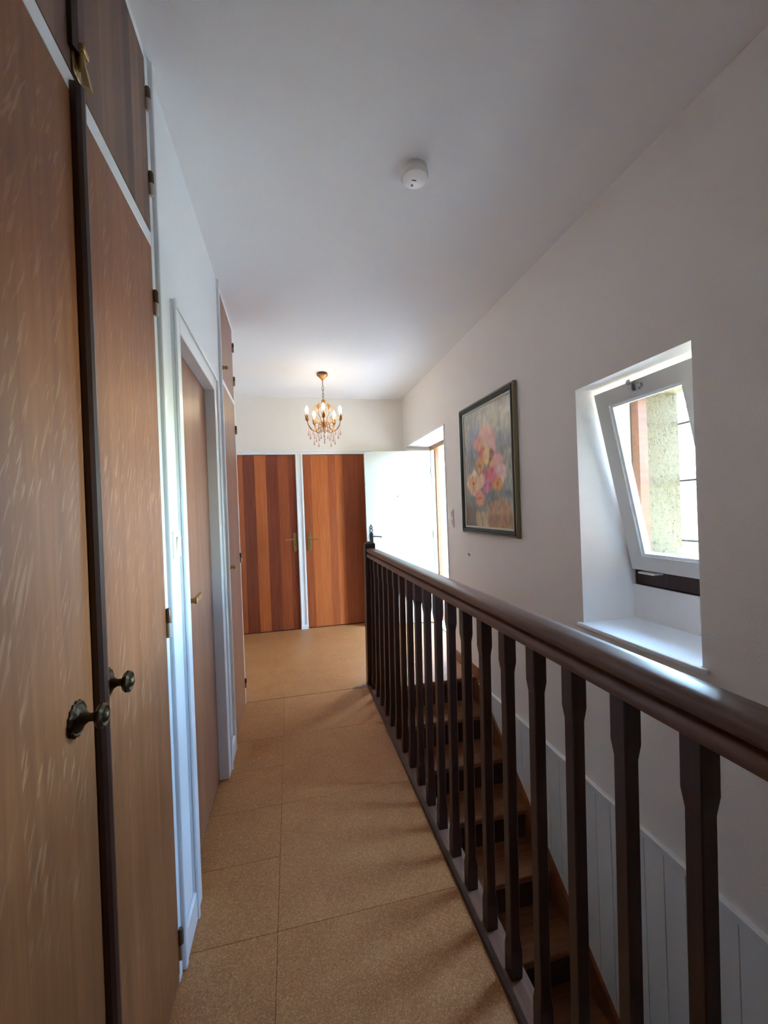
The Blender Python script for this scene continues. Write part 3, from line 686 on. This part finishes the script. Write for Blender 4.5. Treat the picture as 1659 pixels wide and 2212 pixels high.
bm2 = B(); box(bm2, XR - 0.024, XR - 0.0005, WY0 - 0.03, WY1 + 0.022, WZ0 - 0.022, WZ0 - 0.0006, 0.006, 2); bm.free()
box(bm2, XR - 0.014, 1.697, WY0 + 0.0005, WY1 - 0.0005, WZ0 - 0.022, WZ0)
obj('window_sill', bm2, 'white', w1)
wg = empty('window_grille', (2.022, 1.49, 1.04)); tag(wg, 'grille of three horizontal brown bars outside the window', 'grille')
for z in (1.132, 1.448, 1.748):
    bm = B(); tube(bm, [(2.022, E0 - 0.06, z), (2.022, 1.86, z)], 0.0085, 8); obj('bar', bm, 'iron', wg, True)

# ------------------------------------------------------------------ painting
PX = XR - 0.004; PY0, PY1, PZ0, PZ1 = 2.315, 3.148, 1.143, 2.128
pic = empty('painting', (PX, (PY0 + PY1) / 2, PZ0)); tag(pic, 'framed painting of a pink and orange flower bouquet on the right wall', 'painting')
def ring_yz(bm, prof, y0, y1, z0, z1):
    loops = []
    for ins, hgt in prof:
        loops.append([bm.verts.new((PX - hgt, yv, zv)) for yv, zv in ((y0 + ins, z0 + ins), (y1 - ins, z0 + ins), (y1 - ins, z1 - ins), (y0 + ins, z1 - ins))])
    for A, Bq in zip(loops, loops[1:]):
        for i in range(4): bm.faces.new((A[i], A[(i + 1) % 4], Bq[(i + 1) % 4], Bq[i]))
bm = B(); ring_yz(bm, [(0.0, 0.0), (0.0, 0.016), (0.003, 0.026), (0.010, 0.028), (0.012, 0.024)], PY0, PY1, PZ0, PZ1); obj('gilt_edge', bm, 'frame_gold', pic)
bm = B(); ring_yz(bm, [(0.012, 0.022), (0.014, 0.032), (0.021, 0.034), (0.024, 0.027), (0.027, 0.031), (0.033, 0.029), (0.036, 0.022), (0.039, 0.025), (0.043, 0.022), (0.046, 0.014)], PY0, PY1, PZ0, PZ1); obj('dark_frame', bm, 'frame_dark', pic)
bm = B(); ring_yz(bm, [(0.0455, 0.014), (0.047, 0.019), (0.056, 0.017), (0.060, 0.010)], PY0, PY1, PZ0, PZ1); obj('cream_slip', bm, 'frame_slip', pic)
nu, nv = 96, 116
uu, vv = np.meshgrid(np.linspace(0, 1, nu + 1), np.linspace(0, 1, nv + 1))
rs = np.random.RandomState(3)
def smooth_noise(nx, ny, seed):
    g = np.random.RandomState(seed).rand(ny + 2, nx + 2); fx = uu * nx; fy = vv * ny
    ix = fx.astype(int); iy = fy.astype(int); tx = fx - ix; ty = fy - iy; tx = tx * tx * (3 - 2 * tx); ty = ty * ty * (3 - 2 * ty)
    return (g[iy, ix] * (1 - tx) + g[iy, ix + 1] * tx) * (1 - ty) + (g[iy + 1, ix] * (1 - tx) + g[iy + 1, ix + 1] * tx) * ty
wu = uu + 0.035 * (smooth_noise(14, 12, 1) - 0.5); wv = vv + 0.035 * (smooth_noise(12, 14, 2) - 0.5)
img = np.zeros((nv + 1, nu + 1, 3)); img[:] = (146, 154, 150)
def blend(mask, col): img[:] = img * (1 - mask[..., None]) + np.array(col, float) * mask[..., None]
def rect(u0, u1, v0, v1, col, soft=0.02, k=1.0):
    s = lambda x: 1 / (1 + np.exp(-np.clip(x / (soft * 0.35), -30, 30)))
    blend(k * s(wu - u0) * s(u1 - wu) * s(wv - v0) * s(v1 - wv), col)
def blob(u, v, ru, rv, col, soft=0.25, k=1.0, petals=0, rot=0.0):
    du, dv_ = (wu - u), (wv - v); a = np.arctan2(dv_ / rv, du / ru)
    rr = np.sqrt((du / ru) ** 2 + (dv_ / rv) ** 2)
    if petals: rr = rr / (1 + 0.05 * np.cos(petals * a + rot))
    blend(k / (1 + np.exp(np.clip((rr - 1) / (soft * 0.35), -30, 30))), col)
blend(smooth_noise(5, 6, 5) * 0.6, (168, 170, 158)); blend(smooth_noise(4, 5, 6) * 0.45, (118, 132, 140))
rect(-1, 2, 0.76, 0.92, (176, 174, 150), 0.06, 0.5); rect(0.12, 0.36, 0.62, 0.86, (112, 130, 164), 0.06, 0.8); rect(0.10, 0.22, 0.44, 0.66, (112, 122, 124), 0.05, 0.6)
rect(0.78, 0.81, 0.22, 0.95, (104, 122, 136), 0.02, 0.75); rect(0.62, 0.84, 0.66, 0.70, (104, 122, 140), 0.03, 0.8); rect(0.84, 0.96, 0.34, 0.62, (160, 166, 146), 0.03, 0.6); rect(0.52, 0.545, 0.78, 0.98, (120, 134, 140), 0.02, 0.5)
rect(0.82, 1.1, 0.24, 0.28, (92, 112, 120), 0.02, 0.7)
blob(0.45, 0.30, 0.36, 0.14, (92, 108, 110), 0.5, 0.8); blob(0.3, 0.18, 0.3, 0.10, (110, 120, 118), 0.5, 0.8); blob(0.55, 0.55, 0.26, 0.20, (120, 110, 112), 0.6, 0.6)
rect(-1, 0.30, -1, 0.17, (96, 90, 82), 0.05, 0.9); rect(0.0, 0.24, 0.10, 0.15, (118, 84, 62), 0.03, 0.7)
rect(0.50, 2, -1, 0.15, (156, 112, 74), 0.04, 0.95); blob(0.74, 0.17, 0.22, 0.06, (172, 128, 84), 0.3, 0.9); rect(0.50, 0.95, 0.125, 0.14, (182, 140, 98), 0.02, 0.7)
F = [(0.50, 0.74, 0.17, 0.095, (222, 148, 138)), (0.36, 0.70, 0.12, 0.07, (224, 132, 122)), (0.58, 0.66, 0.13, 0.08, (226, 152, 150)), (0.46, 0.66, 0.10, 0.06, (230, 166, 122)),
     (0.36, 0.575, 0.05, 0.06, (166, 128, 150)), (0.43, 0.60, 0.075, 0.065, (218, 102, 86)), (0.52, 0.585, 0.07, 0.065, (236, 178, 112)), (0.37, 0.525, 0.085, 0.06, (216, 136, 70)), (0.61, 0.57, 0.05, 0.06, (150, 74, 72)),
     (0.72, 0.48, 0.125, 0.11, (228, 152, 148)), (0.80, 0.43, 0.10, 0.08, (232, 168, 160)), (0.62, 0.50, 0.04, 0.04, (222, 156, 70)), (0.56, 0.40, 0.145, 0.095, (206, 92, 110)), (0.52, 0.33, 0.09, 0.05, (190, 104, 140)),
     (0.21, 0.38, 0.155, 0.10, (232, 186, 150)), (0.20, 0.37, 0.10, 0.07, (226, 158, 104)), (0.38, 0.39, 0.085, 0.055, (236, 172, 142)), (0.72, 0.345, 0.09, 0.055, (214, 132, 58)),
     (0.34, 0.25, 0.10, 0.07, (224, 132, 86)), (0.31, 0.29, 0.07, 0.035, (222, 130, 122))]
for i, (u, v, ru, rv, c) in enumerate(F):
    blob(u, v, ru, rv, c, 0.22, 0.95, 7, i)
    for t in range(9):
        an = t * 0.7 + i; cc = np.array(c) * (0.86 + 0.3 * rs.rand())
        blob(u + 0.6 * ru * math.cos(an), v + 0.6 * rv * math.sin(an), ru * 0.28, rv * 0.34, np.clip(cc, 0, 250), 0.3, 0.6)
    if i in (7, 15, 17, 18): blob(u, v, ru * 0.22, rv * 0.22, (130, 72, 46), 0.4, 0.8)
rect(0.24, 0.52, -0.03, 0.125, (178, 158, 112), 0.02, 1.0); rect(0.30, 0.40, 0.0, 0.11, (150, 132, 88), 0.05, 0.6); rect(0.46, 0.50, 0.0, 0.11, (206, 190, 150), 0.03, 0.6)
img *= (0.86 + 0.28 * smooth_noise(34, 26, 9))[..., None]; img = np.clip(img * 1.12 + 14, 0, 250) / 255; img = img * 0.78 + img.mean(axis=2, keepdims=True) * 0.22
lin = np.where(img <= 0.04045, img / 12.92, ((img + 0.055) / 1.055) ** 2.4)
cy0, cy1, cz0, cz1 = PY0 + 0.056, PY1 - 0.056, PZ0 + 0.056, PZ1 - 0.056
verts = [(PX - 0.011, cy1 - u * (cy1 - cy0), cz0 + v * (cz1 - cz0)) for u, v in zip(uu.ravel(), vv.ravel())]
faces = [(j * (nu + 1) + i, j * (nu + 1) + i + 1, (j + 1) * (nu + 1) + i + 1, (j + 1) * (nu + 1) + i) for j in range(nv) for i in range(nu)]
me = bpy.data.meshes.new('canvas'); pl_ = pic.location
me.from_pydata([(a - pl_.x, b_ - pl_.y, c - pl_.z) for a, b_, c in verts], [], faces)
ca = me.color_attributes.new('paint', 'FLOAT_COLOR', 'POINT')
ca.data.foreach_set('color', np.concatenate([lin.reshape(-1, 3), np.ones(((nu + 1) * (nv + 1), 1))], 1).astype(np.float32).ravel())
me.materials.append(M['canvas']); cv = bpy.data.objects.new('canvas', me); COL.objects.link(cv); cv.parent = pic
one_box('backing_board', (PX - 0.009, PX, PY0 + 0.01, PY1 - 0.01, PZ0 + 0.01, PZ1 - 0.01), 'skirt', pic)
pic.rotation_euler = (R(0.5), 0, 0)

# ------------------------------------------------------------------ switches, screws, smoke detector
def switch(name, x, y0, y1, z0, z1, face, rockers, label):
    s = empty(name, (x, (y0 + y1) / 2, z0)); tag(s, label, 'switch')
    xa, xb = (x, x + 0.011 * face); xa, xb = min(xa, xb), max(xa, xb)
    one_box('plate', (xa, xb, y0, y1, z0, z1), 'plastic', s, 0.003, 2)
    for ry0, ry1, rz0, rz1 in rockers:
        xc = x + 0.011 * face; a, c = min(xc, xc + 0.005 * face), max(xc, xc + 0.005 * face)
        bm = B(); box(bm, a, c, ry0, ry1, rz0, rz1, 0.002)
        for v in bm.verts:
            if abs(v.co.x - xc) > 0.002: v.co.x += face * 0.004 * ((v.co.z - rz0) / (rz1 - rz0) - 0.5)
        obj('rocker', bm, 'plastic', s)
switch('light_switch', XL, 1.392, 1.474, 1.222, 1.307, 1, [(1.416, 1.450, 1.240, 1.290)], 'square white light switch beside the brown door on the left')
switch('light_switch', XR, 3.392, 3.472, 1.178, 1.336, -1, [(3.415, 3.450, 1.268, 1.318), (3.415, 3.450, 1.196, 1.246)], 'tall white double light switch between entrance and painting')
for i, (yy, zz) in enumerate(((3.105, 0.972), (3.092, 0.964))):
    bm = B(); lathe(bm, [(0.0035, 0), (0.0035, 0.008), (0.006, 0.009), (0.0, 0.013)], (XR + 0.002, yy, zz), (-1, 0, 0), 10)
    o = obj('wall_screw', bm, 'iron', None, True); tag(o, ('upper left of two tiny dark screws in the wall below the painting', 'lower right of two tiny dark screws in the wall below the painting')[i], 'screw', 'screws below the painting')
sd = empty('smoke_detector', (0.535, 1.575, ZC)); tag(sd, 'round white smoke detector on the ceiling', 'smoke detector')
c0 = (0.535, 1.575, ZC)
bm = B(); lathe(bm, [(0.050, 0), (0.050, 0.012), (0.047, 0.014)], c0, (0, 0, -1), 40); obj('mount_ring', bm, 'plastic', sd, True)
bm = B(); lathe(bm, [(0.046, 0.014), (0.054, 0.018), (0.055, 0.034), (0.050, 0.042), (0.030, 0.046), (0.0, 0.047)], c0, (0, 0, -1), 40); obj('housing', bm, 'plastic', sd, True)
bm = B(); lathe(bm, [(0.005, 0.045), (0.005, 0.0485), (0.0, 0.0485)], (0.53, 1.60, ZC), (0, 0, -1), 12); obj('indicator', bm, 'hinge', sd)
bm = B(); box(bm, 0.522, 0.540, 1.572, 1.576, ZC - 0.0495, ZC - 0.046, 0.001); obj('slot', bm, 'hinge', sd)

# ------------------------------------------------------------------ chandelier
CX, CY = 0.353, 4.043
ch = empty('chandelier', (CX, CY, ZC)); tag(ch, 'small gilt chandelier with five lit candle bulbs and pink glass drops', 'chandelier')
bm = B(); lathe(bm, [(0.046, 0.0), (0.048, 0.004), (0.048, 0.010)], (CX, CY, ZC), (0, 0, -1), 24); obj('ceiling_plate', bm, 'chain', ch, True)
bm = B(); lathe(bm, [(0.044, 0.010), (0.055, 0.016), (0.053, 0.024), (0.040, 0.036), (0.022, 0.054), (0.010, 0.070), (0.005, 0.078), (0, 0.079)], (CX, CY, ZC), (0, 0, -1), 24, lambda t, h: 0.02 * math.cos(10 * t) if h < 0.03 else 0); obj('canopy', bm, 'gold', ch, True)
bm = B(); tube(bm, [(CX, CY, ZC - 0.07), (CX, CY, 2.578)], 0.0035, 8)
obj('rod', bm, 'chain', ch, True)
bm = B(); z = 2.578
for k in range(4):
    hgt = 0.042; pts = []
    for i in range(14):
        t = 2 * math.pi * i / 14; a = 0.0085 * math.cos(t); zz = z - hgt / 2 + hgt / 2 * math.sin(t)
        pts.append((CX + (a if k % 2 == 0 else 0), CY + (0 if k % 2 == 0 else a), zz))
    tube(bm, pts, 0.0022, 6, close=True); z -= 0.035
obj('chain', bm, 'chain', ch, True)
bm = B(); lathe(bm, [(0.0, 2.455), (0.004, 2.45), (0.006, 2.43), (0.020, 2.405), (0.024, 2.400), (0.014, 2.39), (0.009, 2.37), (0.013, 2.355), (0.008, 2.34), (0.007, 2.27), (0.012, 2.255), (0.008, 2.24), (0.016, 2.21), (0.021, 2.195), (0.014, 2.17), (0.009, 2.15), (0.012, 2.14), (0.004, 2.125), (0.0, 2.118)][::-1], (CX, CY, 0), (0, 0, 1), 20); obj('stem', bm, 'gold', ch, True)
bm = B()
for i in range(6):
    a = 2 * math.pi * i / 6; d = Vector((math.cos(a), math.sin(a), 0)); s_ = Vector((-math.sin(a), math.cos(a), 0))
    o_ = Vector((CX, CY, 0)); row = []
    for r, zz, w in ((0.008, 2.402, 0.006), (0.018, 2.415, 0.010), (0.019, 2.432, 0.008), (0.021, 2.446, 0.003)):
        row.append((bm.verts.new(o_ + d * r - s_ * w + Vector((0, 0, zz))), bm.verts.new(o_ + d * r + s_ * w + Vector((0, 0, zz)))))
    for A, Bq in zip(row, row[1:]): bm.faces.new((A[0], A[1], Bq[1], Bq[0]))
obj('crown_cup', bm, 'gold', ch)
for bz in (2.383, 2.362, 2.262):
    bm = B(); lathe(bm, [(0.004, -0.009), (0.012, -0.004), (0.0135, 0.0), (0.012, 0.004), (0.004, 0.009)], (CX, CY, bz), (0, 0, 1), 14); obj('glass_bead', bm, 'candle', ch, True)
def drop(parent, p, L):
    bm = B(); x, y, z = p
    tube(bm, [(x, y, z), (x, y, z - L * 0.55)], 0.0011, 5)
    lathe(bm, [(0.0014, -L * 0.4), (0.0028, -L * 0.62), (0.0060, -L * 0.80), (0.0085, -L * 0.90), (0.0062, -L * 0.97), (0, -L)], p, (0, 0, 1), 10)
    obj('glass_drop', bm, 'pink', parent, True)
th0 = R(-6)
bulb_pts = []
for i in range(5):
    th = th0 + 2 * math.pi * i / 5 + 0.0
    # angle measured from the direction towards the corridor (-Y), positive to +X
    d = Vector((math.sin(th), -math.cos(th), 0)); side = Vector((-d.y, d.x, 0)); O = Vector((CX, CY, 0))
    def q(r, z, s=0.0): return O + d * r + side * s + Vector((0, 0, z))
    bm = B()
    tube(bm, smooth_path([q(0.010, 2.225), q(0.030, 2.232), q(0.050, 2.205), q(0.058, 2.168), q(0.090, 2.140), q(0.130, 2.152), q(0.155, 2.190), q(0.166, 2.235)], 5), 0.0042, 8)
    tube(bm, smooth_path([q(0.050, 2.205), q(0.074, 2.222), q(0.094, 2.208), q(0.090, 2.186), q(0.076, 2.190)], 4), [0.0035] * 12 + [0.0028] * 5, 6)
    tube(bm, smooth_path([q(0.100, 2.143), q(0.112, 2.128), q(0.112, 2.106), q(0.104, 2.100)], 4), 0.0026, 6)
    arm = obj('arm', bm, 'gold', ch, True)
    # leaf along the arm
    bm = B(); rows = []
    for r, z, w in ((0.155, 2.205, 0.002), (0.150, 2.190, 0.009), (0.137, 2.168, 0.011), (0.118, 2.152, 0.006), (0.105, 2.150, 0.001)):
        rows.append([bm.verts.new(q(r + 0.004, z + 0.004, s)) for s in (-w, 0, w)])
    for A, Bq in zip(rows, rows[1:]):
        for j in range(2): bm.faces.new((A[j], A[j + 1], Bq[j + 1], Bq[j]))
    obj('arm_leaf', bm, 'gold', arm)
    # tulip cup of petals
    bm = B(); c = q(0.166, 0)
    lathe(bm, [(0.004, 2.228), (0.012, 2.240), (0.015, 2.252), (0.013, 2.262)], c, (0, 0, 1), 12)
    for j in range(5):
        a = 2 * math.pi * j / 5 + th; pd = Vector((math.cos(a), math.sin(a), 0)); ps = Vector((-math.sin(a), math.cos(a), 0)); rows = []
        for r, z, w in ((0.006, 2.230, 0.006), (0.016, 2.246, 0.010), (0.017, 2.266, 0.009), (0.020, 2.280, 0.006), (0.029, 2.285, 0.002), (0.033, 2.281, 0.0005)):
            rows.append([bm.verts.new(c + pd * r * (1 if s == 0 else 0.92) + ps * s + Vector((0, 0, z))) for s in (-w, 0, w)])
        for A, Bq in zip(rows, rows[1:]):
            for k in range(2): bm.faces.new((A[k], A[k + 1], Bq[k + 1], Bq[k]))
    obj('petal_cup', bm, 'gold', arm)
    bm = B(); lathe(bm, [(0.0085, 2.25), (0.0085, 2.300), (0.010, 2.301), (0.010, 2.304), (0.0, 2.305)], c, (0, 0, 1), 12); obj('candle_sleeve', bm, 'candle', arm, True)
    bm = B(); lathe(bm, [(0.007, 2.303), (0.010, 2.310), (0.0155, 2.325), (0.0165, 2.334), (0.0135, 2.350), (0.008, 2.364), (0.003, 2.374), (0, 2.377)], c, (0, 0, 1), 14); obj('bulb', bm, 'bulb', arm, True)
    bulb_pts.append(c)
    # upper scroll with a leaf
    th2 = th + R(36); d2 = Vector((math.sin(th2), -math.cos(th2), 0)); s2 = Vector((-d2.y, d2.x, 0))
    def q2(r, z, s=0.0): return O + d2 * r + s2 * s + Vector((0, 0, z))
    bm = B(); tube(bm, smooth_path([q2(0.050, 2.372), q2(0.036, 2.388), q2(0.058, 2.400), q2(0.088, 2.378), q2(0.096, 2.335), q2(0.078, 2.290), q2(0.052, 2.258), q2(0.044, 2.222), q2(0.020, 2.205)], 5), [0.0030] * 20 + [0.0038] * 21, 6)
    sc = obj('upper_scroll', bm, 'gold', ch, True)
    bm = B(); rows = []
    for r, z, w in ((0.060, 2.398, 0.001), (0.080, 2.388, 0.009), (0.093, 2.366, 0.014), (0.098, 2.338, 0.011), (0.088, 2.308, 0.005), (0.078, 2.290, 0.001)):
        rows.append([bm.verts.new(q2(r + 0.003 - abs(s) * 0.4, z, s)) for s in (-w, 0, w)])
    for A, Bq in zip(rows, rows[1:]):
        for j in range(2): bm.faces.new((A[j], A[j + 1], Bq[j + 1], Bq[j]))
    obj('scroll_leaf', bm, 'gold', sc)
    # lower curl
    bm = B(); tube(bm, smooth_path([q2(0.010, 2.178), q2(0.034, 2.186), q2(0.056, 2.166), q2(0.054, 2.140), q2(0.036, 2.132), q2(0.028, 2.148), q2(0.040, 2.156)], 5), 0.0030, 6); obj('lower_curl', bm, 'gold', ch, True)
    drop(arm, q(0.104, 2.100), 0.098); drop(arm, q(0.140, 2.160), 0.105); drop(arm, q(0.158, 2.200, 0.008), 0.110)
    drop(ch, q2(0.054, 2.140), 0.080 + 0.01 * (i % 2))
# ------------------------------------------------------------------ outside: terrace paving, stone walls and added shading walls
gr = one_box('ground_terrace', (X_OUT, 8.0, -4.0, 9.0, -0.35, -0.03), 'mortar'); tag(gr, 'pale stone paved terrace outside the entrance', 'terrace', kind='structure')
for i in range(6):
    for j in range(7):
        x0 = X_OUT + 0.02 + i * 0.5; y0 = 2.6 + j * 0.6 + (0.25 if i % 2 else 0)
        bm = B(); box(bm, x0, x0 + 0.49, y0, y0 + 0.59, -0.03, -0.008 + rnd.uniform(-0.003, 0.003), 0.006); obj('paving_slab', bm, 'stone', gr)
o = one_box('wall_entrance_shade', (3.35, 3.7, 3.2, 6.8, -0.03, 3.0), 'mortar'); tag(o, 'tall pale wall added out of view to shade the entrance', 'wall', kind='structure')  # added, unseen: cuts the daylight reaching the entrance door
o = one_box('wall_window_shade', (X_OUT, 4.6, 0.1, 0.4, -0.03, 4.2), 'stair'); tag(o, 'dark wall added out of view to shade the small window', 'wall', kind='structure')  # added, unseen: dark blocker that dims the stucco window reveal
def stone_wall(name, label, along, fixed, a0, a1, z0, z1, th):
    wl_ = empty(name, ((fixed, (a0 + a1) / 2, z0) if along == 'Y' else ((a0 + a1) / 2, fixed, z0))); tag(wl_, label, 'stone wall')
    core = (fixed + 0.04, fixed + th, a0, a1, z0, z1 - 0.05) if along == 'Y' else (a0, a1, fixed + 0.04, fixed + th, z0, z1 - 0.05)
    one_box('core', core, 'mortar', wl_)
    z = z0
    while z < z1 - 0.06:
        h = min(rnd.uniform(0.12, 0.22), z1 - z); a = a0
        while a < a1 - 0.03:
            w = min(rnd.uniform(0.18, 0.42), a1 - a); p = rnd.uniform(0, 0.03)
            dims = (fixed + p, fixed + 0.12, a + 0.006, a + w - 0.006, z + 0.006, z + h - 0.006) if along == 'Y' else (a + 0.006, a + w - 0.006, fixed + p, fixed + 0.12, z + 0.006, z + h - 0.006)
            bm = B(); box(bm, *dims, bev=0.014); obj('stone', bm, 'stone', wl_); a += w
        z += h
stone_wall('garden_wall', 'pale sunlit dry stone wall seen through the small window', 'Y', 5.0, 2.8, 6.8, -0.03, 1.72, 0.4)
stone_wall('raised_stone_wall', 'pale stone wall seen through the open entrance, raised to shade it', 'X', 6.8, X_OUT, 4.95, -0.03, 4.7, 0.4)  # extra height added to keep sun off the ground by the entrance
